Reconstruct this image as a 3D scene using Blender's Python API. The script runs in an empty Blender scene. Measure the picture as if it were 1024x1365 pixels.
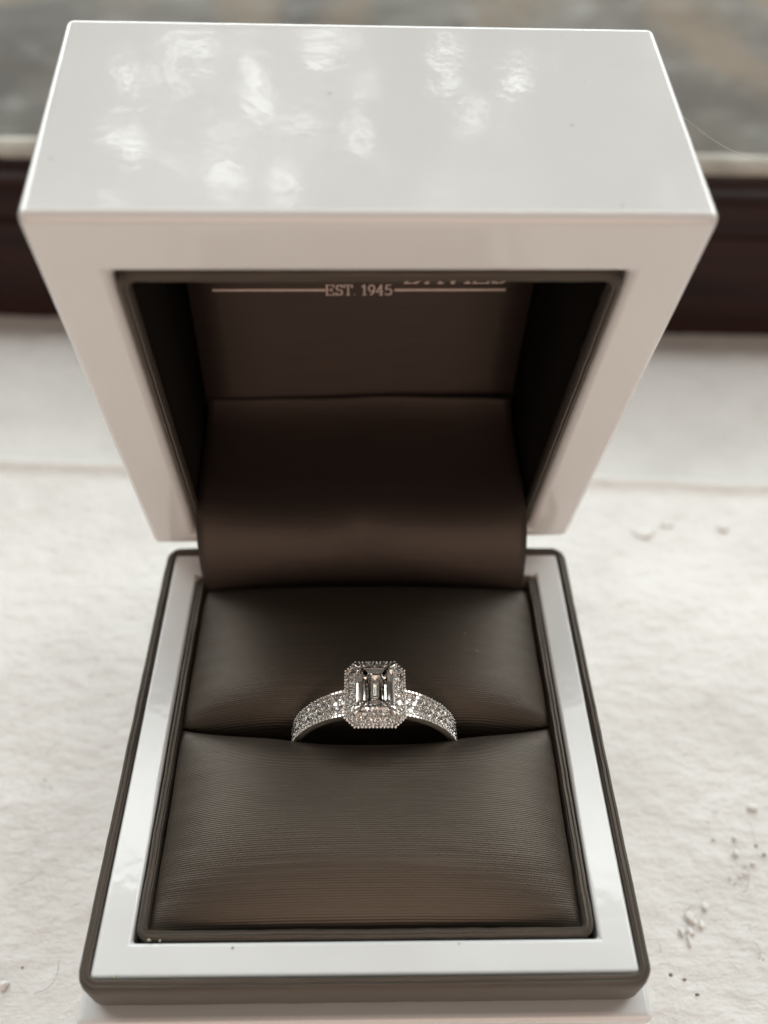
import bpy, bmesh, math, random
import numpy as np
from mathutils import Vector, Matrix
random.seed(4); rng = np.random.RandomState(7)
S = 0.001                                   # everything below is written in millimetres
sc = bpy.context.scene; C = sc.collection
def V(*a): return np.array(a, float)

# ------------------------------------------------------------------ camera
F_PX, IMG_W, IMG_H = 1097.2, 1024., 1365.
CAM = V(0.19, -54.54, 92.57)
def cam_axes(p, y, r):
    fwd = V(math.sin(y)*math.cos(p), math.cos(y)*math.cos(p), -math.sin(p))
    right = V(math.cos(y), -math.sin(y), 0); up = np.cross(right, fwd)
    c, s = math.cos(r), math.sin(r)
    return c*right + s*up, -s*right + c*up, fwd
RX, UP, FW = cam_axes(0.8264, 0.0284, 0.0205)
def pix_dir(px, py):
    d = FW + (px-IMG_W/2)/F_PX*RX + (IMG_H/2-py)/F_PX*UP
    return d/np.linalg.norm(d)
cd = bpy.data.cameras.new('camera'); co = bpy.data.objects.new('camera', cd); C.objects.link(co)
cd.sensor_fit = 'VERTICAL'; cd.sensor_height = 36; cd.lens = F_PX/IMG_H*36
cd.clip_start = 0.005; cd.clip_end = 50
m = Matrix(((RX[0], UP[0], -FW[0], CAM[0]*S), (RX[1], UP[1], -FW[1], CAM[1]*S),
            (RX[2], UP[2], -FW[2], CAM[2]*S), (0, 0, 0, 1)))
co.matrix_world = m
cd.dof.use_dof = True; cd.dof.focus_distance = float((V(1, -9, 7)-CAM) @ FW)*S; cd.dof.aperture_fstop = 13
sc.camera = co

# ------------------------------------------------------------------ light
w = bpy.data.worlds.new('World'); sc.world = w; w.use_nodes = True
bg = w.node_tree.nodes['Background']; bg.inputs[0].default_value = (1.0, 0.90, 0.82, 1); bg.inputs[1].default_value = 0.19
def area(name, loc, target, sx, sy, radiance, col):
    l = bpy.data.lights.new(name, 'AREA'); l.shape = 'RECTANGLE'; l.size = sx; l.size_y = sy
    l.energy = radiance*math.pi*sx*sy; l.color = col
    o = bpy.data.objects.new(name, l); C.objects.link(o); o.location = loc
    o.rotation_euler = (Vector(target)-Vector(loc)).to_track_quat('-Z', 'Y').to_euler()
    return o
area('window_daylight', (0.06, 1.10, 1.05), (0, 0, 0.03), 3.8, 1.70, 6.2, (0.955, 0.988, 1.0))
area('room_light', (0.08, -1.20, 0.34), (0, 0, 0.03), 1.1, 0.9, 2.25, (1.0, 0.74, 0.60))
sc.view_settings.view_transform = 'Standard'; sc.view_settings.look = 'None'
sc.view_settings.exposure = 0; sc.view_settings.gamma = 1; sc.view_settings.use_curve_mapping = False
sc.render.engine = 'CYCLES'
cy = sc.cycles; cy.max_bounces = 16; cy.transmission_bounces = 14; cy.glossy_bounces = 8; cy.diffuse_bounces = 4
cy.transparent_max_bounces = 16; cy.use_denoising = True; cy.sample_clamp_indirect = 8; cy.caustics_refractive = True

# ------------------------------------------------------------------ materials
def mat(name):
    mt = bpy.data.materials.new(name); mt.use_nodes = True
    nt = mt.node_tree; return mt, nt, nt.nodes['Principled BSDF']
def nd(nt, t, **kw):
    n = nt.nodes.new(t)
    for k, v in kw.items():
        if k.startswith('i_'):
            key = k[2:]; n.inputs[int(key) if key.isdigit() else key.replace('_', ' ')].default_value = v
        else: setattr(n, k, v)
    return n
def ramp(nt, src, stops):
    r = nd(nt, 'ShaderNodeValToRGB'); nt.links.new(src, r.inputs[0]); e = r.color_ramp.elements
    while len(e) < len(stops): e.new(0.5)
    for el, (p, c) in zip(e, stops): el.position = p; el.color = (*c, 1) if len(c) == 3 else c
    return r.outputs[0]
def noise(nt, vec, scale, detail=3, rough=0.5, dist=0):
    n = nd(nt, 'ShaderNodeTexNoise'); nt.links.new(vec, n.inputs['Vector'])
    n.inputs['Scale'].default_value = scale; n.inputs['Detail'].default_value = detail
    n.inputs['Roughness'].default_value = rough; n.inputs['Distortion'].default_value = dist
    return n.outputs[0]
def mixc(nt, f, a, b, typ='MIX'):
    n = nd(nt, 'ShaderNodeMix', data_type='RGBA', blend_type=typ)
    for s_, x in ((0, f), (6, a), (7, b)):
        if hasattr(x, 'is_output'): nt.links.new(x, n.inputs[s_])
        else: n.inputs[s_].default_value = x if s_ == 0 else (*x, 1)
    return n.outputs[2]
def bump(nt, h, strength, dist, normal=None):
    b = nd(nt, 'ShaderNodeBump'); nt.links.new(h, b.inputs['Height'])
    b.inputs['Strength'].default_value = strength; b.inputs['Distance'].default_value = dist
    if normal: nt.links.new(normal, b.inputs['Normal'])
    return b.outputs[0]
def coords(nt, kind='Object', scale=(1, 1, 1)):
    t = nd(nt, 'ShaderNodeTexCoord'); mp = nd(nt, 'ShaderNodeMapping'); mp.inputs['Scale'].default_value = scale
    nt.links.new(t.outputs[kind], mp.inputs[0]); return mp.outputs[0]

# glossy white lacquer
M_WHITE, nt, b = mat('white_lacquer')
oc = coords(nt)
col = mixc(nt, ramp(nt, noise(nt, oc, 60, 3), [(0.35, (0, 0, 0)), (0.7, (1, 1, 1))]), (0.725, 0.728, 0.720), (0.705, 0.703, 0.69))
speck = ramp(nt, noise(nt, oc, 900, 2, 0.4), [(0.79, (0, 0, 0)), (0.82, (1, 1, 1))])
nt.links.new(mixc(nt, speck, col, (0.45, 0.40, 0.34)), b.inputs['Base Color'])
smud = noise(nt, oc, 45, 4, 0.6)
nt.links.new(ramp(nt, smud, [(0.35, (0.11,)*3), (0.7, (0.26,)*3)]), b.inputs['Roughness'])
nt.links.new(ramp(nt, smud, [(0.40, (0.03,)*3), (0.75, (0.09,)*3)]), b.inputs['Coat Roughness']); b.inputs['Coat Weight'].default_value = 0.6
n1 = bump(nt, noise(nt, oc, 260, 2), 0.20, 0.0002)
n1 = bump(nt, noise(nt, oc, 1300, 2), 0.05, 0.0001, n1)
nt.links.new(n1, b.inputs['Normal']); nt.links.new(n1, b.inputs['Coat Normal'])

# ribbed brown satin, ribs run along UV.x
def satin(name, period, colour, rough=0.42, strength=0.5):
    mt, nt, b = mat(name)
    uv = coords(nt, 'UV')
    wob = noise(nt, coords(nt, 'UV', (1, 3, 1)), 140, 2)
    sep = nd(nt, 'ShaderNodeSeparateXYZ'); nt.links.new(uv, sep.inputs[0])
    ad = nd(nt, 'ShaderNodeMath', operation='MULTIPLY_ADD'); nt.links.new(wob, ad.inputs[0]); ad.inputs[1].default_value = 0.00010
    nt.links.new(sep.outputs[1], ad.inputs[2])
    mu = nd(nt, 'ShaderNodeMath', operation='MULTIPLY'); nt.links.new(ad.outputs[0], mu.inputs[0]); mu.inputs[1].default_value = 2*math.pi/(period*S)
    si = nd(nt, 'ShaderNodeMath', operation='SINE'); nt.links.new(mu.outputs[0], si.inputs[0])
    # the ribs are slubby: their height comes and goes along the thread
    slub = noise(nt, coords(nt, 'UV', (70, 5200, 1)), 1, 3, 0.6)
    hm = nd(nt, 'ShaderNodeMath', operation='MULTIPLY'); nt.links.new(si.outputs[0], hm.inputs[0]); nt.links.new(slub, hm.inputs[1])
    weave = noise(nt, coords(nt, 'UV', (5200, 3000, 1)), 1, 2)
    h2 = nd(nt, 'ShaderNodeMath', operation='MULTIPLY_ADD'); nt.links.new(weave, h2.inputs[0]); h2.inputs[1].default_value = 0.5; nt.links.new(hm.outputs[0], h2.inputs[2])
    bn = bump(nt, h2.outputs[0], strength, 0.00006)
    c1 = mixc(nt, ramp(nt, slub, [(0.3, (0, 0, 0)), (0.7, (1, 1, 1))]), tuple(x*0.78 for x in colour), tuple(x*1.24 for x in colour))
    lint = ramp(nt, noise(nt, uv, 1500, 2, 0.5), [(0.765, (0, 0, 0)), (0.80, (1, 1, 1))])
    nt.links.new(mixc(nt, lint, c1, (0.22, 0.20, 0.18)), b.inputs['Base Color'])
    b.inputs['Roughness'].default_value = rough; nt.links.new(bn, b.inputs['Normal'])
    b.inputs['Specular IOR Level'].default_value = 0.75; b.inputs['Specular Tint'].default_value = (1.0, 0.86, 0.72, 1)
    b.inputs['Sheen Weight'].default_value = 0.10; b.inputs['Sheen Roughness'].default_value = 0.4; b.inputs['Sheen Tint'].default_value = (0.7, 0.6, 0.5, 1)
    return mt
M_SATIN = satin('brown_ribbed_satin', 0.21, (0.039, 0.031, 0.0235), 0.44, 0.46)
M_STRIP = satin('brown_edging_satin', 0.30, (0.042, 0.034, 0.027), 0.45, 1.0)
M_LINING = satin('dark_lining_satin', 0.30, (0.027, 0.0185, 0.016), 0.55, 0.4)
M_LINING_SHADED = satin('shaded_lining_cloth', 0.30, (0.006, 0.0056, 0.0055), 0.7, 0.4)  # lid walls: their shade is put into this near-black lining colour
for k_ in ('Sheen Weight', 'Specular IOR Level'): M_LINING_SHADED.node_tree.nodes['Principled BSDF'].inputs[k_].default_value = 0.04

M_FOIL, nt, b = mat('rose_foil')
b.inputs['Base Color'].default_value = (0.78, 0.62, 0.55, 1); b.inputs['Metallic'].default_value = 0.6; b.inputs['Roughness'].default_value = 0.45
M_GOLD, nt, b = mat('white_gold')
b.inputs['Base Color'].default_value = (0.90, 0.87, 0.83, 1); b.inputs['Metallic'].default_value = 1; b.inputs['Roughness'].default_value = 0.13
nt.links.new(bump(nt, noise(nt, coords(nt), 1500, 3), 0.25, 0.00006), b.inputs['Normal'])
M_STEEL, nt, b = mat('hinge_steel')
b.inputs['Base Color'].default_value = (0.6, 0.58, 0.55, 1); b.inputs['Metallic'].default_value = 1; b.inputs['Roughness'].default_value = 0.3
M_DIAMOND = bpy.data.materials.new('diamond'); M_DIAMOND.use_nodes = True
nt = M_DIAMOND.node_tree; nt.nodes.remove(nt.nodes['Principled BSDF'])
g = nd(nt, 'ShaderNodeBsdfGlass'); g.inputs['IOR'].default_value = 2.417; g.inputs['Roughness'].default_value = 0.0
g.inputs['Color'].default_value = (0.985, 0.98, 0.97, 1)
nt.links.new(g.outputs[0], nt.nodes['Material Output'].inputs[0])

# old white paint
M_SILL, nt, b = mat('old_white_paint')
oc = coords(nt)
c = mixc(nt, ramp(nt, noise(nt, oc, 22, 6, 0.65), [(0.38, (0, 0, 0)), (0.62, (1, 1, 1))]), (0.78, 0.755, 0.722), (0.69, 0.66, 0.63))
c = mixc(nt, ramp(nt, noise(nt, oc, 55, 5, 0.65), [(0.52, (0, 0, 0)), (0.85, (0.7, 0.7, 0.7))]), c, (0.56, 0.525, 0.49))
c = mixc(nt, ramp(nt, noise(nt, oc, 420, 4, 0.6), [(0.68, (0, 0, 0)), (0.76, (0.5, 0.5, 0.5))]), c, (0.42, 0.37, 0.32))
c = mixc(nt, ramp(nt, noise(nt, oc, 1500, 2, 0.5), [(0.76, (0, 0, 0)), (0.79, (1, 1, 1))]), c, (0.17, 0.14, 0.12))
nt.links.new(c, b.inputs['Base Color'])
nt.links.new(ramp(nt, noise(nt, oc, 90, 3), [(0.3, (0.30,)*3), (0.7, (0.55,)*3)]), b.inputs['Roughness'])
n1 = bump(nt, noise(nt, oc, 1100, 6, 0.72), 0.55, 0.0005)
n1 = bump(nt, noise(nt, coords(nt, 'Object', (1, 2.2, 1)), 260, 3, 0.55), 0.30, 0.0012, n1)
nt.links.new(n1, b.inputs['Normal'])
M_FLAKE, nt, b = mat('paint_lump_white')
b.inputs['Base Color'].default_value = (0.76, 0.735, 0.70, 1); b.inputs['Roughness'].default_value = 0.5
M_GRIT, nt, b = mat('brown_grit')
b.inputs['Base Color'].default_value = (0.16, 0.12, 0.09, 1); b.inputs['Roughness'].default_value = 0.7
M_FIBRE, nt, b = mat('pale_fibre')
b.inputs['Base Color'].default_value = (0.55, 0.52, 0.47, 1); b.inputs['Roughness'].default_value = 0.6

# dark stained wood
M_WOOD, nt, b = mat('dark_red_wood')
oc = coords(nt, 'Object', (1, 14, 14))
f = noise(nt, oc, 22, 5, 0.6, 0.4)
nt.links.new(ramp(nt, f, [(0.3, (0.010, 0.0038, 0.0028)), (0.7, (0.030, 0.0105, 0.0075))]), b.inputs['Base Color'])
b.inputs['Roughness'].default_value = 0.42; b.inputs['Specular IOR Level'].default_value = 0.2; nt.links.new(bump(nt, f, 0.3, 0.0005), b.inputs['Normal'])
M_PUTTY, nt, b = mat('dusty_putty')
nt.links.new(ramp(nt, noise(nt, coords(nt), 120, 4), [(0.3, (0.28, 0.26, 0.22)), (0.7, (0.44, 0.415, 0.36))]), b.inputs['Base Color']); b.inputs['Roughness'].default_value = 0.8
# dusty thin glass
M_GLASS = bpy.data.materials.new('dusty_glass'); M_GLASS.use_nodes = True; nt = M_GLASS.node_tree
b = nt.nodes['Principled BSDF']; b.inputs['Base Color'].default_value = (0.55, 0.53, 0.48, 1); b.inputs['Roughness'].default_value = 0.25
tr = nd(nt, 'ShaderNodeBsdfTransparent'); tr.inputs[0].default_value = (0.97, 0.98, 0.97, 1)
mx = nd(nt, 'ShaderNodeMixShader'); nt.links.new(tr.outputs[0], mx.inputs[1]); nt.links.new(b.outputs[0], mx.inputs[2])
nt.links.new(ramp(nt, noise(nt, coords(nt, 'Object', (1, 1, 0.6)), 26, 5, 0.6), [(0.35, (0.03,)*3), (0.75, (0.15,)*3)]), mx.inputs[0])
nt.links.new(mx.outputs[0], nt.nodes['Material Output'].inputs[0])
# outside ground, mossy grey stone
M_GROUND, nt, b = mat('mossy_stone')
oc = coords(nt)
c = ramp(nt, noise(nt, oc, 12, 6, 0.65), [(0.25, (0.012, 0.0112, 0.009)), (0.5, (0.042, 0.039, 0.032)), (0.70, (0.115, 0.106, 0.090))])
c = mixc(nt, ramp(nt, noise(nt, coords(nt, 'Object', (1.6, 0.35, 1)), 11, 4), [(0.46, (0, 0, 0)), (0.62, (0.85, 0.85, 0.85))]), c, (0.105, 0.073, 0.043))
c = mixc(nt, ramp(nt, noise(nt, coords(nt, 'Object', (1, 1, 1)), 40, 4, 0.6), [(0.55, (0, 0, 0)), (0.7, (0.6, 0.6, 0.6))]), c, (0.18, 0.175, 0.166))
nt.links.new(c, b.inputs['Base Color']); b.inputs['Roughness'].default_value = 0.85
nt.links.new(bump(nt, noise(nt, oc, 50, 6, 0.7), 0.8, 0.01), b.inputs['Normal'])
M_LEAF, nt, b = mat('leaf_green')
b.inputs['Base Color'].default_value = (0.05, 0.075, 0.035, 1); b.inputs['Roughness'].default_value = 0.6
M_BARK, nt, b = mat('bark')
nt.links.new(ramp(nt, noise(nt, coords(nt), 40, 4), [(0.3, (0.05, 0.035, 0.025)), (0.7, (0.12, 0.09, 0.07))]), b.inputs['Base Color'])

# ------------------------------------------------------------------ helpers
def link(name, me, material, parent=None, smooth=True):
    o = bpy.data.objects.new(name, me); C.objects.link(o)
    if material: me.materials.clear(); me.materials.append(material)
    if smooth is not None: me.polygons.foreach_set('use_smooth', [smooth]*len(me.polygons))
    if parent: o.parent = parent
    return o
def mesh(name, verts, faces, uvs=None):
    me = bpy.data.meshes.new(name); me.from_pydata([tuple(float(c)*S for c in v) for v in verts], [], faces)
    if uvs is not None:
        l = me.uv_layers.new(name='UVMap'); li = np.empty(len(me.loops), np.int32); me.loops.foreach_get('vertex_index', li)
        l.data.foreach_set('uv', (np.asarray(uvs, np.float32)[li]*S).ravel())
    me.update(); return me
def fix_normals(me):
    bm = bmesh.new(); bm.from_mesh(me); bmesh.ops.recalc_face_normals(bm, faces=bm.faces); bm.to_mesh(me); bm.free(); return me
def empty(name, label, cat, group=None, loc=(0, 0, 0)):
    o = bpy.data.objects.new(name, None); C.objects.link(o); o.location = Vector(loc)*S; o.empty_display_size = 0.01
    return tag(o, label, cat, group)
def tag(o, label=None, cat=None, group=None, kind=None):
    for k, v in (('label', label), ('category', cat), ('group', group), ('kind', kind)):
        if v: o[k] = v
    return o
def bevel(o, width, seg=3, angle=40):
    md = o.modifiers.new('bevel', 'BEVEL'); md.width = width*S; md.segments = seg; md.limit_method = 'ANGLE'; md.angle_limit = math.radians(angle)
    md.harden_normals = True; return o
def grid_faces(nu, nv, closed_u=False):
    f = []
    for i in range(nu if closed_u else nu-1):
        i2 = (i+1) % nu
        for j in range(nv-1): f.append((i*nv+j, i2*nv+j, i2*nv+j+1, i*nv+j+1))
    return f
def rrect(hw, y0, y1, r, n=6, step=2.0):
    """closed rounded rectangle path: points and outward normals"""
    P, N = [], []
    cs = [(hw-r, y1-r, 0), (-hw+r, y1-r, 90), (-hw+r, y0+r, 180), (hw-r, y0+r, 270)]
    for k, (cx, cy_, a0) in enumerate(cs):
        for i in range(n+1):
            a = math.radians(a0+90*i/n); nx, ny = math.cos(a), math.sin(a)
            P.append((cx+r*nx, cy_+r*ny)); N.append((nx, ny))
        nxt = cs[(k+1) % 4]; a = math.radians(a0+90); nx, ny = math.cos(a), math.sin(a)
        p0 = P[-1]; p1 = (nxt[0]+r*nx, nxt[1]+r*ny); L = math.dist(p0, p1); q = int(L/step)
        for i in range(1, q):
            t = i/q; P.append((p0[0]+(p1[0]-p0[0])*t, p0[1]+(p1[1]-p0[1])*t)); N.append((nx, ny))
    return np.array(P), np.array(N)
def sweep(name, path, profile, jitter=0.0):
    """closed profile [(offset outward, z)] swept round a closed path, UV = (along, across)"""
    P, N = path; n = len(P); prof = list(profile)+[profile[0]]; k = len(prof)
    s = np.concatenate([[0], np.cumsum(np.linalg.norm(np.diff(np.vstack([P, P[:1]]), axis=0), axis=1))])
    t = np.concatenate([[0], np.cumsum([math.dist(prof[i], prof[i+1]) for i in range(k-1)])])
    jo = rng.normal(0, jitter, n+1); jz = rng.normal(0, jitter, n+1); jo[-1] = jo[0]; jz[-1] = jz[0]
    vs, uv = [], []
    for i in range(n+1):
        p, q = P[i % n], N[i % n]
        for j in range(k):
            o, z = prof[j]; vs.append((p[0]+q[0]*(o+jo[i]), p[1]+q[1]*(o+jo[i]), z+jz[i])); uv.append((s[i], t[j]))
    f = [(a, b_, c_, d) for a, b_, c_, d in grid_faces(n+1, k)]
    return fix_normals_keep(mesh(name, vs, f, uv))
def fix_normals_keep(me): return fix_normals(me)

def lattice_noise(x, y, scale, seed):
    r = np.random.RandomState(seed).rand(256, 256)
    X, Y = x/scale+1000, y/scale+1000
    i, j = np.floor(X).astype(int), np.floor(Y).astype(int); fx, fy = X-i, Y-j
    fx = fx*fx*fx*(fx*(fx*6-15)+10); fy = fy*fy*fy*(fy*(fy*6-15)+10)
    g = lambda a, b_: r[a % 256, b_ % 256]
    return (g(i, j)*(1-fx)+g(i+1, j)*fx)*(1-fy)+(g(i, j+1)*(1-fx)+g(i+1, j+1)*fx)*fy - 0.5

# ------------------------------------------------------------------ the setting
ZS = -27.0                                   # sill surface
SILL_ROT = math.radians(-2.2)
def tilt(o): o.rotation_euler = (0, 0, SILL_ROT); return o

def board(name, x0, x1, y0, y1, z, res, amp, r_edge, seed):
    nx, ny = int((x1-x0)/res), int((y1-y0)/res)
    xs, ys = np.linspace(x0, x1, nx), np.linspace(y0, y1, ny)
    X, Y = np.meshgrid(xs, ys, indexing='ij')
    Z = z + amp*(1.1*lattice_noise(X, Y, 38, seed)+0.40*lattice_noise(X, Y*1.5, 9, seed+1)+0.34*lattice_noise(X, Y*1.3, 3.1, seed+2)+0.46*np.abs(lattice_noise(X, Y, 1.7, seed+3))+0.22*lattice_noise(X, Y, 1.0, seed+4))
    d = (y1-Y)                               # back edge rolled over
    if r_edge:
        k = np.clip(1-d/r_edge, 0, 1); Z = Z-r_edge*(1-np.sqrt(np.maximum(1-k*k, 0)))
        Z += 1.3*np.exp(-((d-2.8)/1.8)**2)
        Y = Y+1.1*lattice_noise(X, Y*0, 14, seed+9)*np.clip(1-d/8, 0, 1)
    co_ = np.stack([X, Y, Z], -1).reshape(-1, 3)
    n0 = len(co_)
    base = len(co_)
    me = bpy.data.meshes.new(name)
    idx = np.arange(nx*ny).reshape(nx, ny)
    q = np.stack([idx[:-1, :-1], idx[1:, :-1], idx[1:, 1:], idx[:-1, 1:]], -1).reshape(-1, 4)
    # skirt to give the board its thickness
    border = np.concatenate([idx[:, 0], idx[-1, 1:], idx[-2::-1, -1], idx[0, -2:0:-1]])
    low = co_[border].copy(); low[:, 2] = z-20
    co_ = np.vstack([co_, low]); nb = len(border); lo = n0+np.arange(nb)
    sk = np.stack([border, lo, np.roll(lo, -1), np.roll(border, -1)], -1)
    q = np.vstack([q, sk])
    me.vertices.add(len(co_)); me.vertices.foreach_set('co', (co_*S).astype(np.float32).ravel())
    me.loops.add(q.size); me.loops.foreach_set('vertex_index', q.astype(np.int32).ravel())
    me.polygons.add(len(q)); me.polygons.foreach_set('loop_start', np.arange(0, q.size, 4, dtype=np.int32))
    me.update(calc_edges=True); me.validate()
    return me
sill = tilt(link('window_sill', board('window_sill', -150, 150, -190, 68.5, ZS, 0.55, 0.55, 3.0, 11), M_SILL)); sill['kind'] = 'structure'
sback = tilt(link('window_board', board('window_board', -200, 200, 66.0, 126, ZS-1.8, 0.9, 0.5, 0, 31), M_SILL)); sback['kind'] = 'structure'
tag(sill, 'bumpy old white painted window sill under the ring box', None); tag(sback, 'white painted back board between sill and window frame', None)

def pix_on(px, py, ax, val):
    d = pix_dir(px, py); t = (val-CAM[ax])/d[ax]; return CAM+t*d
def to_sill(p):
    c_, s_ = math.cos(-SILL_ROT), math.sin(-SILL_ROT)
    return V(c_*p[0]-s_*p[1], s_*p[0]+c_*p[1], p[2])
def lump(name, material, p, rx, ry, rz, seed, parent):
    bm = bmesh.new(); bmesh.ops.create_icosphere(bm, subdivisions=2, radius=1)
    r = random.Random(seed); jag = 0.16
    a, b_, c_ = (r.uniform(0, 6) for _ in range(3))
    for v in bm.verts:
        k = 1+0.22*math.sin(3*v.co.x+a)+0.2*math.sin(4*v.co.y+b_)+0.15*math.sin(5*v.co.z+c_)+r.uniform(-jag, jag)
        v.co = Vector((v.co.x*rx*k, v.co.y*ry*k, v.co.z*rz*k))*S
    me = bpy.data.meshes.new(name); bm.to_mesh(me); bm.free()
    o = link(name, me, material, parent); o.location = Vector(to_sill(p))*S; return o
# the lumps and flakes of paint that one can pick out on the sill
crust = [(925+random.gauss(0, 9), 1222+random.gauss(0, 16), random.uniform(.18, .5), random.uniform(.25, .7), random.uniform(.15, .3)) for _ in range(9)]
crust += [(990+random.gauss(0, 16), 1150+random.gauss(0, 16), random.uniform(.12, .4), random.uniform(.12, .35), random.uniform(.1, .22)) for _ in range(8)]
for i, (px, py, rx, ry, rz) in enumerate([(1003, 1077, .65, .5, .5), (962, 705, 1.5, .8, .5), (855, 712, 2.0, 1.0, .35), (981, 1138, .5, .4, .25), (5, 1314, .7, .55, .35), (890, 700, 1.3, .7, .3)]+crust):
    lump('paint_lump', M_FLAKE, pix_on(px, py, 2, ZS)+V(0, 0, 0.15), rx, ry, rz, i, sill)
for i, (px, py, r_) in enumerate([(930, 1326, .17), (894, 1300, .16), (912, 1306, .14), (1008, 1128, .13), (60, 1040, .1), (30, 1290, .1), (950, 1120, .12), (1018, 1140, .16)]):
    lump('grit_speck', M_GRIT, pix_on(px, py, 2, ZS)+V(0, 0, 0.1), r_*1.8, r_, r_*.6, 50+i, sill)
def fibre_mesh(name, curves, rad=0.035):
    vs, fs = [], []
    for P in curves:
        P = [np.asarray(p, float) for p in P]
        for i, p in enumerate(P):
            t = P[min(i+1, len(P)-1)]-P[max(i-1, 0)]; t /= np.linalg.norm(t)+1e-9
            a = np.cross(t, V(0.3, 0.2, 0.9)); a /= np.linalg.norm(a)+1e-9; b_ = np.cross(t, a)
            base = len(vs)
            for k in range(4):
                an = k*math.pi/2; vs.append(p+rad*(math.cos(an)*a+math.sin(an)*b_))
            if i:
                for k in range(4): fs.append((base-4+k, base-4+(k+1) % 4, base+(k+1) % 4, base+k))
    return mesh(name, vs, fs)
def curl(p, L, a, bend, n=9, lift=0.25):
    out = []; x, y = p[0], p[1]; r = random.Random(int(p[0]*91+p[1]*17))
    for i in range(n):
        out.append(V(x, y, p[2]+lift*math.sin(math.pi*i/(n-1)))); a += bend/n+r.uniform(-.25, .25); x += L/n*math.cos(a); y += L/n*math.sin(a)
    return out
hairs = []
for px, py, L, a, bd in [(45, 1325, 6, 0.4, 1.2), (62, 1010, 4, 1.8, -1), (120, 905, 5, 0.9, 1), (25, 1180, 4, 0.1, .8), (880, 1270, 3, 1.3, 1.5), (915, 1215, 3.5, 1.1, -2),
                         (990, 1190, 4, 0.6, 1.4), (945, 1180, 3, 2.0, 1), (1005, 1120, 3.5, 1.7, -1.3), (900, 1290, 2.5, 2.4, 1), (1010, 1280, 3, 0.4, 2)]:
    p = to_sill(pix_on(px, py, 2, ZS)); p[2] = ZS+0.15; hairs.append(curl(p, L, a, bd))
h = link('lint_fibres', fibre_mesh('lint_fibres', hairs, 0.022), M_GRIT, sill); h['kind'] = 'stuff'

# window: bottom rail, putty bead, glass
win = tilt(empty('window', 'dark red-brown wooden window rail with dusty glass behind the ring box', 'window'))
def extrude_x(name, prof, x0, x1, wob=0.0, nseg=40):
    vs = []; k = len(prof)
    for i in range(nseg+1):
        x = x0+(x1-x0)*i/nseg
        for (y, z) in prof: vs.append((x, y+random.uniform(-wob, wob), z+random.uniform(-wob, wob)))
    f = [(i*k+j, (i+1)*k+j, (i+1)*k+(j+1) % k, i*k+(j+1) % k) for i in range(nseg) for j in range(k)]
    f += [tuple(range(k)), tuple(range(nseg*k, nseg*k+k))[::-1]]
    return fix_normals(mesh(name, vs, f))
YF = 121.5
rail = link('bottom_rail', extrude_x('bottom_rail', [(YF, ZS-3), (YF-.2, -12), (YF, -4), (YF+.3, -3.2), (YF+1.2, -2.6), (YF+1.3, 1.0), (YF+1.6, 3.2), (YF+2.8, 5.2), (YF+4.4, 6.2), (YF+5.6, 6.4), (YF+5.8, 8.2), (YF+7.0, 8.8), (YF+18, 8.8), (YF+18, ZS-3)], -320, 320), M_WOOD, win, False)
bevel(rail, 0.5, 2, 20)
link('putty_bead', extrude_x('putty_bead', [(YF+6.6, 8.9), (YF+7.2, 9.9), (YF+9.8, 11.3), (YF+11.2, 11.6), (YF+11.2, 8.9)], -320, 320, 0.15, 120), M_PUTTY, win, True)
link('glass_pane', extrude_x('glass_pane', [(YF+11.4, 9.0), (YF+11.4, 520), (YF+13.4, 520), (YF+13.4, 9.0)], -320, 320, 0, 1), M_GLASS, win, False)
# ground outside
def ground():
    n = 90; xs = np.linspace(-900, 900, n); ys = np.linspace(140, 1500, n)
    X, Y = np.meshgrid(xs, ys, indexing='ij'); Z = -75+14*lattice_noise(X, Y, 120, 3)+8*lattice_noise(X, Y, 45, 4)
    return mesh('ground', np.stack([X, Y, Z], -1).reshape(-1, 3), [f[::-1] for f in grid_faces(n, n)])
tag(link('ground', ground(), M_GROUND), 'blurred mossy grey stone ground outside the window', None, None, 'structure')

# ------------------------------------------------------------------ ring box
box = empty('ring_box', 'open white lacquer ring box lined with brown ribbed satin on white sill', 'ring box', None, (0, 0, ZS))
def into_box(o): o.parent = box; o.matrix_parent_inverse = Matrix.Translation(Vector((0, 0, -ZS*S))); return o
YC, HB = -5.25, 30.2
# base: lower block, with a ledge the lid lands on
def box_mesh(name, x0, x1, y0, y1, z0, z1):
    v = [(x, y, z) for x in (x0, x1) for y in (y0, y1) for z in (z0, z1)]
    f = [(0, 1, 3, 2), (4, 6, 7, 5), (0, 4, 5, 1), (2, 3, 7, 6), (0, 2, 6, 4), (1, 5, 7, 3)]
    return fix_normals(mesh(name, v, f))
base = into_box(bevel(link('base', box_mesh('base', -HB, HB, YC-HB-.35, YC+HB, ZS+0.1, -6.0), M_WHITE), 0.9, 4))
def child(o, parent, mpi=None):
    o.parent = parent; o.matrix_parent_inverse = Matrix.Identity(4); return o
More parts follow.
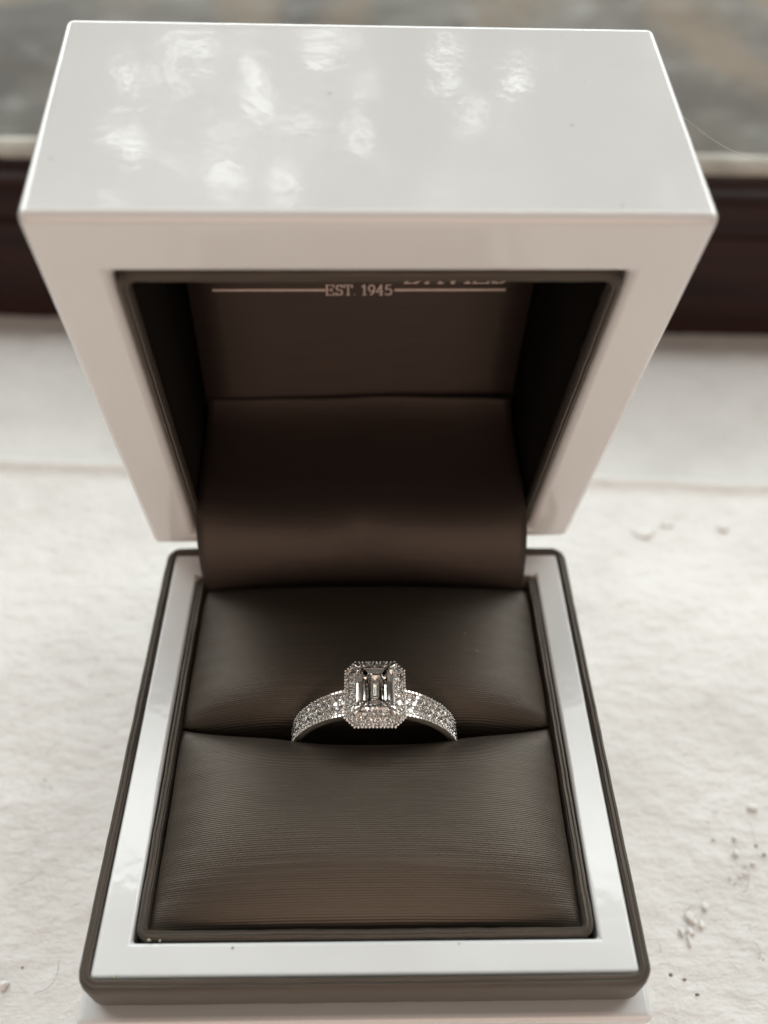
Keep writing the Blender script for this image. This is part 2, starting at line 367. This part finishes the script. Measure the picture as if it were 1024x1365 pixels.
# white raised rim
def frame_mesh(name, hx, y0, y1, ix, iy0, iy1, z0, z1):
    o = [(-hx, y0), (hx, y0), (hx, y1), (-hx, y1)]; i = [(-ix, iy0), (ix, iy0), (ix, iy1), (-ix, iy1)]
    v = [(*p, z1) for p in o]+[(*p, z1) for p in i]+[(*p, z0) for p in o]+[(*p, z0) for p in i]
    f = []
    for k in range(4):
        n = (k+1) % 4
        f += [(k, n, 4+n, 4+k), (8+n, 8+k, 12+k, 12+n), (n, k, 8+k, 8+n), (4+k, 4+n, 12+n, 12+k)]
    return fix_normals(mesh(name, v, f))
RY0, RY1, IY0, IY1 = -32.75, 22.35, -29.45, 18.5
child(bevel(link('rim', frame_mesh('rim', 27.8, RY0, RY1, 24.15, IY0, IY1, -6.0, 0.0), M_WHITE), 0.45, 3), base)
# fabric collar round the rim
P = rrect(27.82, RY0-.02, RY1+.02, 0.9, 6, 1.6)
child(link('collar', sweep('collar', P, [(0.0, -5.95), (0.0, -0.25), (0.10, 0.12), (0.30, 0.26), (0.48, 0.22), (0.58, 0.08), (0.68, 0.20), (0.88, 0.20), (1.08, 0.0), (1.22, -0.45), (1.28, -1.2), (1.30, -4.9), (1.12, -5.6), (0.8, -5.95)], 0.018), M_STRIP), base)
# fabric liner inside the rim
P = rrect(22.85, IY0+1.28, IY1-1.25, 0.4, 5, 1.6)
child(link('liner', sweep('liner', P, [(0.10, -5.95), (0.05, -0.8), (0.15, -0.2), (0.34, 0.02), (0.50, 0.0), (0.58, -0.12), (0.66, 0.0), (0.84, 0.05), (1.02, -0.08), (1.14, -0.5), (1.18, -5.95)], 0.025), M_STRIP), base)
child(link('tray_floor', box_mesh('tray_floor', -22.9, 22.9, IY0+1.2, IY1-1.2, -5.95, -5.5), M_LINING, None, False), base)

M_GLUE, nt, b = mat('dried_glue')
b.inputs['Base Color'].default_value = (0.42, 0.38, 0.28, 1); b.inputs['Roughness'].default_value = 0.4
for i, (px, py, r_) in enumerate([(310, 1263, .10), (199, 1253, .13), (213, 1254, .10), (612, 1258, .06), (197, 905, .14), (152, 1302, .14), (262, 772, .22), (716, 770, .2)]):
    o = lump('glue_speck', M_GLUE, V(0, 0, 0), r_*1.5, r_, r_*.7, 80+i, None); o.location = Vector(pix_on(px, py, 2, 0.05))*S; child(o, base)
# cushions
def pillow(name, hx, y_lo, y_hi, top, lo_pow, hi_pow, seed):
    nu, nv = 150, 90
    vs, uv = [], []
    for i in range(nu):
        u = -1+2*i/(nu-1); u = math.copysign(1-(1-abs(u))**1.35, u)
        ylo, yhi = y_lo(u), y_hi(u); acc = 0; prev = None
        for j in range(nv):
            v = j/(nv-1); v = 0.5-0.5*math.cos(math.pi*v)*(0.55+0.45*abs(math.cos(math.pi*v)))
            gu = max(0, 1-abs(u)**2.7)**0.66
            w_ = v**lo_pow if lo_pow > 0 else 1-(1-v)**(-lo_pow)
            gv = max(0, 1-abs(2*w_-1)**hi_pow)**0.72
            x = hx*u*(1-0.012*math.sin(math.pi*v)); y = ylo+(yhi-ylo)*v
            pull = 0.16*math.exp(-((1-abs(u))/0.05)**2)
            z = -1.3+(top+1.3)*(0.10*gv+0.90*gu*gv)
            z += 0.16*float(lattice_noise(np.array(x), np.array(y), 14, seed))*gu*gv*2
            # faint gathers that run in from the side seams
            ed = max(0, (abs(u)-0.72)/0.28)
            z += 0.07*ed*gv*math.sin(y*1.9+seed)*math.sin(y*0.7+1)
            p = V(x, y, z)
            if prev is not None: acc += math.hypot(p[1]-prev[1], (p[2]-prev[2]))
            prev = p; vs.append(p); uv.append((x, y))
    f = [q[::-1] for q in grid_faces(nu, nv)]
    # skirt down to the tray
    idx = np.arange(nu*nv).reshape(nu, nv)
    ring = list(idx[:, 0])+list(idx[-1, 1:])+list(idx[-2::-1, -1])+list(idx[0, -2:0:-1])
    b0 = len(vs)
    cx_, cy_ = 0, (y_lo(0)+y_hi(0))/2
    for k in ring:
        p = vs[k]; vs.append(V(p[0]*0.995, p[1]+(cy_-p[1])*0.02, -5.45)); uv.append((uv[k][0], uv[k][1]+3))
    n = len(ring)
    f += [(ring[k], b0+k, b0+(k+1) % n, ring[(k+1) % n]) for k in range(n)]
    return fix_normals(mesh(name, vs, f, uv))
RING_X, RING_Y = 0.95, -6.6
def slot(x, half): return math.exp(-((x-RING_X)/half)**4)
def bow(u): return max(0, 1-u*u)**0.8
def f_hi(u): return -4.9-2.2*bow(u)-0.65*slot(22.5*u, 9.8)
def b_lo(u): return -4.55-2.1*bow(u)+1.1*slot(22.5*u, 9.8)
cf = into_box(link('cushion', pillow('cushion', 22.88, lambda u: IY0+1.42-0.25*(1-u*u), f_hi, 5.0, -0.80, 2.6, 2), M_SATIN))
cb = into_box(link('cushion', pillow('cushion', 22.88, b_lo, lambda u: IY1-1.7, 5.2, 0.84, 2.6, 5), M_SATIN))
def lint(parent, pts, z):
    o = link('lint_fibres', fibre_mesh('lint_fibres', [curl(V(x, y, z), L, a, bd, 7, 0.12) for x, y, L, a, bd in pts], 0.03), M_FIBRE, None)
    child(o, parent); o['kind'] = 'stuff'
lint(cf, [(-0.6, -16.2, 1.3, 2.2, 1.5), (0.1, -16.6, 0.9, 1.4, -1.2), (9, -20, 0.8, 1, 1)], 4.25)
lint(cb, [(11, 4, 0.7, 0, 1), (12.5, 5.2, 0.5, 1, 1), (14, 2.5, 0.5, 2, 1)], 4.5)

# ------------------------------------------------------------------ lid
TH, LR, LY = 1.7927, -0.0247, 0.0333
X = V(1, 0, 0); L = V(0, math.cos(TH), math.sin(TH)); N = V(0, math.sin(TH), -math.cos(TH))
X, L = math.cos(LR)*X+math.sin(LR)*L, -math.sin(LR)*X+math.cos(LR)*L
X, N = math.cos(LY)*X+math.sin(LY)*N, -math.sin(LY)*X+math.cos(LY)*N
HH = V(-0.48, 24.43, 0.81)
# lid space: x = across, y = up along the rim, z = out of the rim towards the viewer (-N)
LM = Matrix(((X[0], L[0], -N[0], HH[0]*S), (X[1], L[1], -N[1], HH[1]*S), (X[2], L[2], -N[2], HH[2]*S), (0, 0, 0, 1)))
A, HL, D = 30.4, 58.6, 29.3
def lid_mesh():
    ia, ib, it, dep = 23.95, 2.35, 52.0, 26.2
    o = [(-A, 0), (A, 0), (A, HL), (-A, HL)]; i = [(-ia, ib), (ia, ib), (ia, it), (-ia, it)]
    v = [(*p, 0) for p in o]+[(*p, 0) for p in i]+[(*p, -D) for p in o]+[(*p, -dep) for p in i]
    f = [(8, 11, 10, 9), (12, 13, 14, 15)]
    for k in range(4):
        n = (k+1) % 4
        f += [(k, n, 4+n, 4+k), (n, k, 8+k, 8+n), (4+k, 4+n, 12+n, 12+k)]
    return fix_normals(mesh('lid', v, f))
lid = into_box(bevel(link('lid', lid_mesh(), M_WHITE), 1.0, 5)); lid.matrix_basis = LM
lid.matrix_parent_inverse = Matrix.Translation(Vector((0, 0, -ZS*S)))
P = rrect(22.75, 3.5, 50.8, 0.9, 6, 1.6)
child(link('lid_edging', sweep('lid_edging', P, [(1.15, -3.0), (1.15, -0.55), (1.0, -0.2), (0.75, -0.02), (0.55, -0.10), (0.47, -0.28), (0.36, -0.12), (0.14, -0.2), (-0.02, -0.55), (-0.06, -1.2), (0.25, -1.75), (0.5, -3.0)], 0.02), M_STRIP), lid)
# lining walls (an open fabric tube)
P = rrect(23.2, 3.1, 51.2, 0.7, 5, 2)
child(link('lid_lining', sweep('lid_lining', P, [(0.0, -1.7), (0.55, -1.9), (0.6, -26.0), (0.0, -26.0)]), M_LINING_SHADED), lid)
# back panel: a padded card, a little nearer at its foot
def panel_z(t): return -24.6+4.2*max(0, (34-t)/24)**1.2
def panel():
    nu, nv = 12, 40; vs, uv = [], []
    for i in range(nu):
        for j in range(nv):
            x = -22.9+45.8*i/(nu-1); t = 6.0+44.5*j/(nv-1); vs.append((x, t, panel_z(t))); uv.append((x, t))
    return mesh('lid_panel', vs, [q[::-1] for q in grid_faces(nu, nv)], uv)
pn = link('lid_panel', fix_normals(panel()), M_LINING); child(pn, lid)
md = pn.modifiers.new('thick', 'SOLIDIFY'); md.thickness = 0.8*S; md.offset = 0
# lettering on the panel
G = {'E': [(0, 0, 0, 1), (-.08, 0, .62, 0), (-.08, 1, .62, 1), (0, .52, .42, .52), (.62, 0, .66, .2), (.62, 1, .64, .82), (.42, .4, .42, .64)],
     'T': [(.34, 0, .34, 1), (0, 1, .68, 1), (.18, 0, .5, 0), (0, 1, -.02, .78), (.68, 1, .7, .78)],
     '.': [(.05, .03, .12, .03)], ' ': [],
     '1': [(.25, 0, .25, 1), (.06, 0, .44, 0), (.25, 1, .05, .82)],
     '4': [(.42, 0, .42, 1), (.42, 1, 0, .3), (0, .3, .62, .3), (.26, 0, .58, 0)],
     'D': [(.05, 0, .05, 1), (-.08, 0, .38, 0), (-.08, 1, .38, 1)], 'A': [(.02, 0, .36, 1), (.36, 1, .7, 0), (.12, .34, .6, .34), (-.08, 0, .14, 0), (.56, 0, .82, 0)],
     'V': [(.02, 1, .36, 0), (.36, 0, .7, 1), (-.08, 1, .14, 1), (.58, 1, .8, 1)], 'I': [(.15, 0, .15, 1), (0, 0, .3, 0), (0, 1, .3, 1)], 'S': [], '9': [], '5': [(.12, 1, .55, 1), (.12, 1, .08, .58)]}
def arc(cx, cy_, rx, ry, a0, a1, n=10):
    q = [(cx+rx*math.cos(math.radians(a0+(a1-a0)*k/n)), cy_+ry*math.sin(math.radians(a0+(a1-a0)*k/n))) for k in range(n+1)]
    return [(*q[k], *q[k+1]) for k in range(n)]
G['S'] = arc(.3, .74, .24, .26, 20, 270)+arc(.3, .25, .27, .25, 90, -160)+[(.53, .83, .55, .98), (.04, .17, .02, .02)]
G['9'] = arc(.3, .68, .26, .32, 0, 360, 14)+arc(.1, .6, .46, .6, 10, -80)
G['5'] += arc(.28, .32, .3, .32, 130, -140, 12)
G['D'] += arc(.36, .5, .38, .5, 90, -90, 12)
ADV = {'E': .86, 'T': .86, '.': .3, ' ': .45, '1': .62, '4': .8, 'D': .98, 'A': .92, 'V': .92, 'I': .5, 'S': .78, '9': .78, '5': .78}
def strokes_to_mesh(name, segs):
    vs, fs = [], []
    for x0, y0, x1, y1, wd in segs:
        dx, dy = x1-x0, y1-y0; l = math.hypot(dx, dy) or 1e-6; ux, uy = dx/l, dy/l; nx, ny = -uy*wd/2, ux*wd/2
        x0 -= ux*wd*.3; y0 -= uy*wd*.3; x1 += ux*wd*.3; y1 += uy*wd*.3
        b0 = len(vs)
        for dz in (0.42, 0.50):
            for (px, py, s_) in ((x0, y0, 1), (x1, y1, 1), (x1, y1, -1), (x0, y0, -1)):
                qx, qy = px+nx*s_, py+ny*s_; vs.append((qx, qy, panel_z(qy)+dz))
        fs += [(b0, b0+1, b0+2, b0+3), (b0+7, b0+6, b0+5, b0+4)]+[(b0+k, b0+4+k, b0+4+(k+1) % 4, b0+(k+1) % 4) for k in range(4)]
    return fix_normals(mesh(name, vs, fs))
def write(text, x0, x1, y, hgt, thick):
    tot = sum(ADV[c_] for c_ in text)-.1; sx = (x1-x0)/tot; x = x0; out = []
    for c_ in text:
        for a0, b0, a1, b1 in G[c_]:
            wd = thick*(0.55 if abs(a0-a1) > 2.2*abs(b0-b1) else 1.3)
            out.append((x+a0*sx, y+b0*hgt, x+a1*sx, y+b1*hgt, wd))
        x += ADV[c_]*sx
    return out
def lid_xy(px, py):
    """where the pixel's ray meets the panel, in lid space"""
    d = pix_dir(px, py); t_ = 26.0
    for _ in range(12):
        z = panel_z(t_)+0.46
        P0 = HH+(-N)*z; k = ((P0-CAM)@N)/(d@N); Q = CAM+k*d-HH; t_ = float(Q@L)
    return float(Q@X), t_
TX0, TY0 = lid_xy(436, 393); TX1, TY1 = lid_xy(523, 393)
ty = (TY0+TY1)/2
hgt = lid_xy(480, 380)[1]-lid_xy(480, 393)[1]
segs = write('EST. 1945', TX0, TX1, ty, hgt, 0.165)
child(link('lettering', strokes_to_mesh('lettering', segs), M_FOIL, None, False), lid)
for xa, xb in ((284, 433), (527, 673)):
    a_, b_ = lid_xy(xa, 386), lid_xy(xb, 388)
    child(link('foil_line', strokes_to_mesh('foil_line', [(a_[0]+(b_[0]-a_[0])*k/6, ty+hgt*.5, a_[0]+(b_[0]-a_[0])*(k+1)/6, ty+hgt*.5, 0.32) for k in range(6)]), M_FOIL, None, False), lid)
DX0, DY0 = lid_xy(541, 378); DX1, _ = lid_xy(675, 378)
child(link('lettering', strokes_to_mesh('lettering', write('DAVIES', DX0, DX1, DY0+0.12, 3.0, 0.32)), M_FOIL, None, False), lid)

# satin flap that joins the cushion to the lid
def flap():
    path = [(17.0, -3.5), (16.75, -1.0), (16.8, 1.5), (17.2, 4.2), (18.4, 7.4), (20.8, 9.7), (24.8, 10.5), (30.5, 10.7), (35.5, 11.2), (39.3, 12.4), (41.4, 14.3)]
    path = np.array(path); s = np.concatenate([[0], np.cumsum(np.linalg.norm(np.diff(path, axis=0), axis=1))])
    t = np.linspace(0, s[-1], 60); Y = np.interp(t, s, path[:, 0]); Z = np.interp(t, s, path[:, 1])
    k = np.ones(7)/7
    Yp = np.convolve(np.pad(Y, 3, 'edge'), k, 'valid'); Zp = np.convolve(np.pad(Z, 3, 'edge'), k, 'valid')
    nu = 40; vs, uv = [], []
    for i in range(nu):
        u = -1+2*i/(nu-1)
        for j in range(60):
            q = j/59; hw = 22.45; x = -0.35-0.75*q+hw*u
            bul = -0.55*math.exp(-((u-0.0)/.10)**2)*math.exp(-((q-.30)/.13)**2)+0.3*math.exp(-((u+0.25)/.2)**2)*math.exp(-((q-.3)/.15)**2)
            wav = 0.18*math.sin(5*u+1.3)*math.sin(math.pi*q)+0.25*u*u*math.sin(math.pi*q)+q**3*(0.16*math.sin(3.1*u+0.6)+0.05*math.sin(9*u))+0.05*math.sin(37*u+6*q)*math.sin(math.pi*q)
            vs.append((x, Yp[j]-bul+wav, Zp[j]-bul*.6+wav)); uv.append((x, t[j]))
    return fix_normals(mesh('hinge_flap', vs, grid_faces(nu, 60), uv))
fl = into_box(link('hinge_flap', flap(), M_LINING)); md = fl.modifiers.new('thick', 'SOLIDIFY'); md.thickness = 0.45*S; md.offset = 0  # same satin as the cushions, with shade put in as a darker colour
# steel hinge at the back
def tube_x(name, x0, x1, y, z, r, n=14):
    vs = [(x, y+r*math.cos(2*math.pi*k/n), z+r*math.sin(2*math.pi*k/n)) for x in (x0, x1) for k in range(n)]
    f = [(k, (k+1) % n, n+(k+1) % n, n+k) for k in range(n)]+[tuple(range(n))[::-1], tuple(range(n, 2*n))]
    return fix_normals(mesh(name, vs, f))
into_box(link('hinge', tube_x('hinge', -14, 14, 25.6, -0.4, 1.1), M_STEEL))

# ------------------------------------------------------------------ the ring
R_OUT, R_IN, RZ = 10.1, 9.2, -1.3
ring = empty('diamond_ring', 'white gold ring with emerald-cut diamond and pave halo held in brown cushion slot', 'ring', None, (RING_X, RING_Y, RZ))
def half_w(a):                                # half width of the band, a = angle from the top
    a = abs(a); return 1.3+0.45*max(0, math.cos(a*0.75))**2 if a < 2.0 else 1.3
def band():
    n = 160; vs = []; prof_n = 12
    for i in range(n):
        a = -math.pi+2*math.pi*i/n; hw = half_w(a)
        paved = 0.5-0.5*math.tanh((abs(a)-1.50)/0.03)
        fl_ = R_OUT-0.52*paved; ro = R_OUT+0.02
        pr = [(-hw, R_IN+.15), (-hw, ro-.18), (-hw+.08, ro), (-hw+.20, ro+.0), (-hw+.26, ro-.1*(1-paved)-.0), (-hw+.28, fl_), (hw-.28, fl_), (hw-.26, ro-.0), (hw-.20, ro), (hw-.08, ro), (hw, ro-.18), (hw, R_IN+.15), (hw-.3, R_IN), (-hw+.3, R_IN)]
        for (y, r) in pr: vs.append((r*math.sin(a), y, r*math.cos(a)))
    k = 14; f = []
    for i in range(n):
        i2 = (i+1) % n
        for j in range(k): f.append((i*k+j, i2*k+j, i2*k+(j+1) % k, i*k+(j+1) % k))
    return fix_normals(mesh('band', vs, f))
bnd = child(link('band', band(), M_GOLD, None, True), ring)
md = bnd.modifiers.new('es', 'EDGE_SPLIT'); md.split_angle = math.radians(35)
def brilliant():
    vs = []; n = 8
    def loop(r, z, off, m_=8):
        b0 = len(vs)
        for k in range(m_): vs.append((r*math.cos(2*math.pi*(k+off)/m_), r*math.sin(2*math.pi*(k+off)/m_), z))
        return [b0+k for k in range(m_)]
    T = loop(.29, .155, 0); M_ = loop(.42, .085, .5); Gd = loop(.5, 0, 0, 16); Pv = loop(.24, -.235, .5); vs.append((0, 0, -.42)); cu = len(vs)-1
    f = [tuple(T)]
    for k in range(8):
        k1 = (k+1) % 8; g0, g1, g2 = Gd[2*k], Gd[2*k+1], Gd[(2*k+2) % 16]
        f += [(T[k1], T[k], M_[k]), (M_[k], T[k], M_[k-1]), (M_[k], g1, g2), (M_[k], g0, g1)]
        f += [(M_[k-1], M_[k], g0)] if False else [(T[k], M_[k-1], Gd[2*k], M_[k])] if False else []
        f += [(M_[k-1], g0, M_[k])]
        f += [(Pv[k], g1, g0), (Pv[k], g2, g1), (Pv[k], g0, Pv[k-1]), (Pv[k], Pv[k-1], cu)]
    # drop the doubled kite halves
    return fix_normals(mesh('pave_stone', vs, f))
def place_stone(me, name, pos, nrm, size, spin, parent):
    o = bpy.data.objects.new(name, me); C.objects.link(o)
    q = Vector(nrm).to_track_quat('Z', 'Y')
    o.matrix_world = Matrix.Translation(Vector(pos)*S) @ q.to_matrix().to_4x4() @ Matrix.Rotation(spin, 4, 'Z') @ Matrix.Scale(size, 4)
    mb = o.matrix_world.copy(); o.parent = parent; o.matrix_parent_inverse = Matrix.Identity(4); o.matrix_basis = mb
    return o
BR = brilliant(); BR.materials.append(M_DIAMOND)
beads = []
for side in (-1, 1):
    for k in range(13):
        a = 0.315+0.098*k; hw = half_w(a)
        for r_ in (-1, 0, 1):
            aa = a+(0.049 if r_ == 0 else 0)
            if aa > 1.48: continue
            y = r_*(hw-.28)*0.66; pos = (side*(R_OUT-.02)*math.sin(aa), y, (R_OUT-.02)*math.cos(aa))
            nrm = (side*math.sin(aa), 0.16*r_, math.cos(aa))
            place_stone(BR, 'pave_stone', pos, nrm, 0.88 if r_ else 0.94, random.uniform(0, 1.5), bnd)
            for db, dy in ((0.049, .0), (0.016, .34*(hw-.28)/1.2 if r_ >= 0 else -.34), (-0.03, -.36)):
                ab = aa+db; beads.append((side*(R_OUT+.02)*math.sin(ab), y+dy*1.05, (R_OUT+.02)*math.cos(ab), 0.135))
            if r_:
                for db in (-.03, .02): beads.append((side*(R_OUT+.03)*math.sin(aa+db), r_*(hw-.14), (R_OUT+.03)*math.cos(aa+db), 0.13))
def bead_mesh(name, B):
    bm = bmesh.new()
    for (x, y, z, r) in B:
        bmesh.ops.create_icosphere(bm, subdivisions=1, radius=r*S, matrix=Matrix.Translation(Vector((x, y, z))*S))
    me = bpy.data.meshes.new(name); bm.to_mesh(me); bm.free(); return me
child(link('bead_setting', bead_mesh('bead_setting', beads), M_GOLD), bnd)['kind'] = 'stuff'
# halo: an octagonal tray
HZ, HX, HY, CUT = 11.55, 3.40, 4.15, 1.15
def octagon(hx, hy, c): return [(hx-c, -hy), (hx, -hy+c), (hx, hy-c), (hx-c, hy), (-hx+c, hy), (-hx, hy-c), (-hx, -hy+c), (-hx+c, -hy)]
def oct_stack(name, levels, cap0=True, cap1=True):
    vs, f = [], []
    for (hx, hy, c, z) in levels: vs += [(x, y, z) for x, y in octagon(hx, hy, c)]
    for l in range(len(levels)-1):
        for k in range(8): f.append((l*8+k, l*8+(k+1) % 8, (l+1)*8+(k+1) % 8, (l+1)*8+k))
    if cap0: f.append(tuple(range(8))[::-1])
    if cap1: f.append(tuple(range(len(vs)-8, len(vs))))
    return fix_normals(mesh(name, vs, f))
SX, SY, SC = 2.10, 2.85, 0.55
hal = child(link('halo', oct_stack('halo', [(HX-1.1, HY-1.1, CUT*.8, HZ-1.9), (HX-.55, HY-.55, CUT, HZ-1.0), (HX-.06, HY-.06, CUT, HZ-.34), (HX-.04, HY-.04, CUT, HZ-.2), (HX-.14, HY-.14, CUT*.95, HZ-.12), (HX-.2, HY-.2, CUT*.93, HZ-.55),
    (SX+.14, SY+.14, SC, HZ-.55), (SX+.04, SY+.04, SC, HZ+.75), (SX-.10, SY-.10, SC, HZ+.80), (SX-.35, SY-.35, SC*.7, HZ-.75)], True, True), M_GOLD, None, False), ring)
oc8 = octagon((HX+SX)/2-.02, (HY+SY)/2-.02, (CUT+SC)/2)
per = [(oc8[k], oc8[(k+1) % 8]) for k in range(8)]; LEN = sum(math.dist(a, b_) for a, b_ in per); NST = 22; hb = []
for q in range(NST):
    s_ = (q+.5)*LEN/NST
    for a, b_ in per:
        l = math.dist(a, b_)
        if s_ <= l: x, y = a[0]+(b_[0]-a[0])*s_/l, a[1]+(b_[1]-a[1])*s_/l; tx, ty_ = (b_[0]-a[0])/l, (b_[1]-a[1])/l; break
        s_ -= l
    place_stone(BR, 'halo_stone', (x, y, HZ+.0), (0.30*x/3.4, 0.30*y/4.1, 1), 0.92, random.uniform(0, 1.5), hal)
    for w_ in (-.42, .42): hb.append((x+tx*.49+ty_*w_, y+ty_*.49-tx*w_, HZ+.08, .15))
# milgrain beads along the outer edge
oc9 = octagon(HX, HY, CUT)
for k in range(8):
    a, b_ = oc9[k], oc9[(k+1) % 8]; l = math.dist(a, b_); n = max(2, int(l/.40))
    for q in range(n): hb.append((a[0]+(b_[0]-a[0])*q/n, a[1]+(b_[1]-a[1])*q/n, HZ-.10, .16))
child(link('bead_setting', bead_mesh('bead_setting', hb), M_GOLD), hal)['kind'] = 'stuff'
# centre stone, step cut
z0 = HZ+1.30
st = oct_stack('centre_stone', [(SX*.0+.05, SY-SX*0.95, .04, z0-1.72), (SX*.42, SY-SX*.58, SC*.45, z0-1.30), (SX*.76, SY-SX*.24, SC*.8, z0-.72), (SX, SY, SC, z0-.04), (SX, SY, SC, z0+.04),
    (SX*.90, SY-SX*.10, SC*.95, z0+.24), (SX*.79, SY-SX*.21, SC*.88, z0+.40), (SX*.66, SY-SX*.34, SC*.8, z0+.50)])
child(link('centre_stone', st, M_DIAMOND, None, False), ring)
def claw(sx, sy):
    bx, by = sx*(SX-.10), sy*(SY-.10)
    pts = [(bx*1.04, by*1.04, HZ-1.5, .26), (bx*1.10, by*1.08, HZ-.2, .27), (bx*1.07, by*1.06, z0+.10, .29), (bx*.99, by*.99, z0+.27, .30), (bx*.90, by*.92, z0+.34, .22)]
    vs, f = [], []; n = 10
    for (x, y, z, r) in pts: vs += [(x+r*math.cos(2*math.pi*k/n), y+r*math.sin(2*math.pi*k/n), z) for k in range(n)]
    for l in range(len(pts)-1):
        for k in range(n): f.append((l*n+k, l*n+(k+1) % n, (l+1)*n+(k+1) % n, (l+1)*n+k))
    vs.append((pts[-1][0], pts[-1][1], pts[-1][2]+.08)); t_ = len(vs)-1
    f += [((len(pts)-1)*n+k, (len(pts)-1)*n+(k+1) % n, t_) for k in range(n)]+[tuple(range(n))[::-1]]
    return fix_normals(mesh('claw', vs, f))
for sx in (-1, 1):
    for sy in (-1, 1): child(link('claw', claw(sx, sy), M_GOLD), ring)
def basket():
    return oct_stack('basket', [(1.5, 1.35, .5, 8.6), (1.9, 1.7, .5, 9.4), (HX-1.1, HY-1.3, .8, HZ-1.92)])
child(link('basket', basket(), M_GOLD, None, False), ring)

# ------------------------------------------------------------------ cobweb thread on the lid
pa, pb = pix_on(893, 140, 0, 29.9), pix_on(1040, 222, 0, 46)
thr = [pa+(pb-pa)*t+V(0, 0, -1.0*math.sin(math.pi*t)) for t in np.linspace(0, 1, 14)]
o = link('cobweb_thread', fibre_mesh('cobweb_thread', [thr], 0.022), M_FIBRE)
tag(o, 'fine pale cobweb thread strung from the right edge of the lid', 'cobweb')

# ------------------------------------------------------------------ foliage outside, seen mirrored in the lid
FY = 620.0
top_p = HH+L*HL
def mirror_hit(px, py):
    d = pix_dir(px, py); k = ((top_p-CAM)@L)/(d@L); q = CAM+k*d; r = d-2*(d@L)*L
    k2 = (FY-q[1])/r[1]; h_ = q+k2*r; return h_[0], h_[2]
blobs = [(255, 65, 38, 20), (185, 110, 28, 15), (238, 112, 18, 14), (334, 85, 17, 26), (338, 125, 17, 28), (345, 155, 20, 11), (170, 197, 32, 22), (300, 182, 30, 16),
         (300, 240, 36, 28), (378, 245, 18, 26), (402, 170, 26, 15), (425, 75, 20, 18), (485, 120, 16, 12), (475, 190, 20, 20), (228, 228, 18, 9), (150, 272, 26, 7),
         (590, 92, 20, 14), (606, 112, 16, 16), (630, 160, 14, 30), (690, 112, 18, 30), (675, 170, 12, 12), (600, 55, 26, 8), (515, 230, 12, 9), (215, 160, 12, 8), (895, 272, 20, 8), (460, 60, 26, 7), (590, 265, 40, 6)]
holes = []
for px, py, rx, ry in blobs:
    c0 = mirror_hit(px, py); c1 = mirror_hit(px+rx, py); c2 = mirror_hit(px, py-ry)
    k_ = 0.62 if px > 560 else 0.86
    holes.append((c0[0], c0[1], k_*abs(c1[0]-c0[0])+1, k_*abs(c2[1]-c0[1])+1))
ZL = min(mirror_hit(300, 300)[1], mirror_hit(300, 30)[1]); ZH = max(mirror_hit(300, 300)[1], mirror_hit(300, 30)[1])
XL, XH = mirror_hit(25, 40)[0], mirror_hit(960, 40)[0]
lv, lf = [], []
def leaf(p, size, r):
    a, t1, t2 = r.uniform(0, 6.28), r.uniform(-.5, .5), r.uniform(-.5, .5)
    M3 = Matrix.Rotation(t1, 3, 'X') @ Matrix.Rotation(t2, 3, 'Z') @ Matrix.Rotation(a, 3, 'Y')
    sh = [(0, 0, -.5), (.24, .04, -.15), (.2, .04, .2), (0, 0, .55), (-.2, .04, .2), (-.24, .04, -.15)]
    b0 = len(lv)
    for s_ in sh: lv.append(Vector(p)+M3 @ (Vector(s_)*size))
    lf.append((b0, b0+1, b0+2, b0+3)); lf.append((b0, b0+3, b0+4, b0+5))
rr = random.Random(3)
for layer in range(3):
    x = XL-220
    while x < XH+220:
        z = ZL-150
        while z < ZH+200:
            lx, lz = x+rr.uniform(-7, 7), z+rr.uniform(-7, 7); z += 15
            if any(((lx-hx)/(hw+5))**2+((lz-hz)/(hh+5))**2 < 1 for hx, hz, hw, hh in holes): continue
            inside = XL-90 < lx < XH+90 and ZL-90 < lz < ZH+110
            if not inside and rr.random() < 0.55: continue
            leaf((lx, FY+layer*5+rr.uniform(-2, 2), lz), rr.uniform(26, 38) if inside else rr.uniform(40, 60), rr)
        x += 15
tree = empty('tree_branch', 'leafy green branch outside the window mirrored in the glossy lid', 'branch', None, (0, FY+30, ZS))
o = link('foliage', mesh('foliage', lv, lf), M_LEAF, tree, False); o.matrix_parent_inverse = Matrix.Translation(-Vector((0, FY+30, ZS))*S); o['kind'] = 'stuff'
def stem(name, pts):
    vs, f = [], []; n = 8
    for i, (x, y, z, r) in enumerate(pts): vs += [(x+r*math.cos(2*math.pi*k/n)*.7, y+r*math.sin(2*math.pi*k/n), z+r*math.cos(2*math.pi*k/n)*.7) for k in range(n)]
    for l in range(len(pts)-1):
        for k in range(n): f.append((l*n+k, l*n+(k+1) % n, (l+1)*n+(k+1) % n, (l+1)*n+k))
    return fix_normals(mesh(name, vs, f))
o = link('bough', stem('bough', [(XL-260, FY+40, ZL+60, 16), (XL, FY+34, ZL+110, 12), (0, FY+30, ZL+190, 9), (XH, FY+30, ZL+215, 5), (XH+120, FY+28, ZL+250, 2)]), M_BARK, tree)
o.matrix_parent_inverse = Matrix.Translation(-Vector((0, FY+30, ZS))*S)
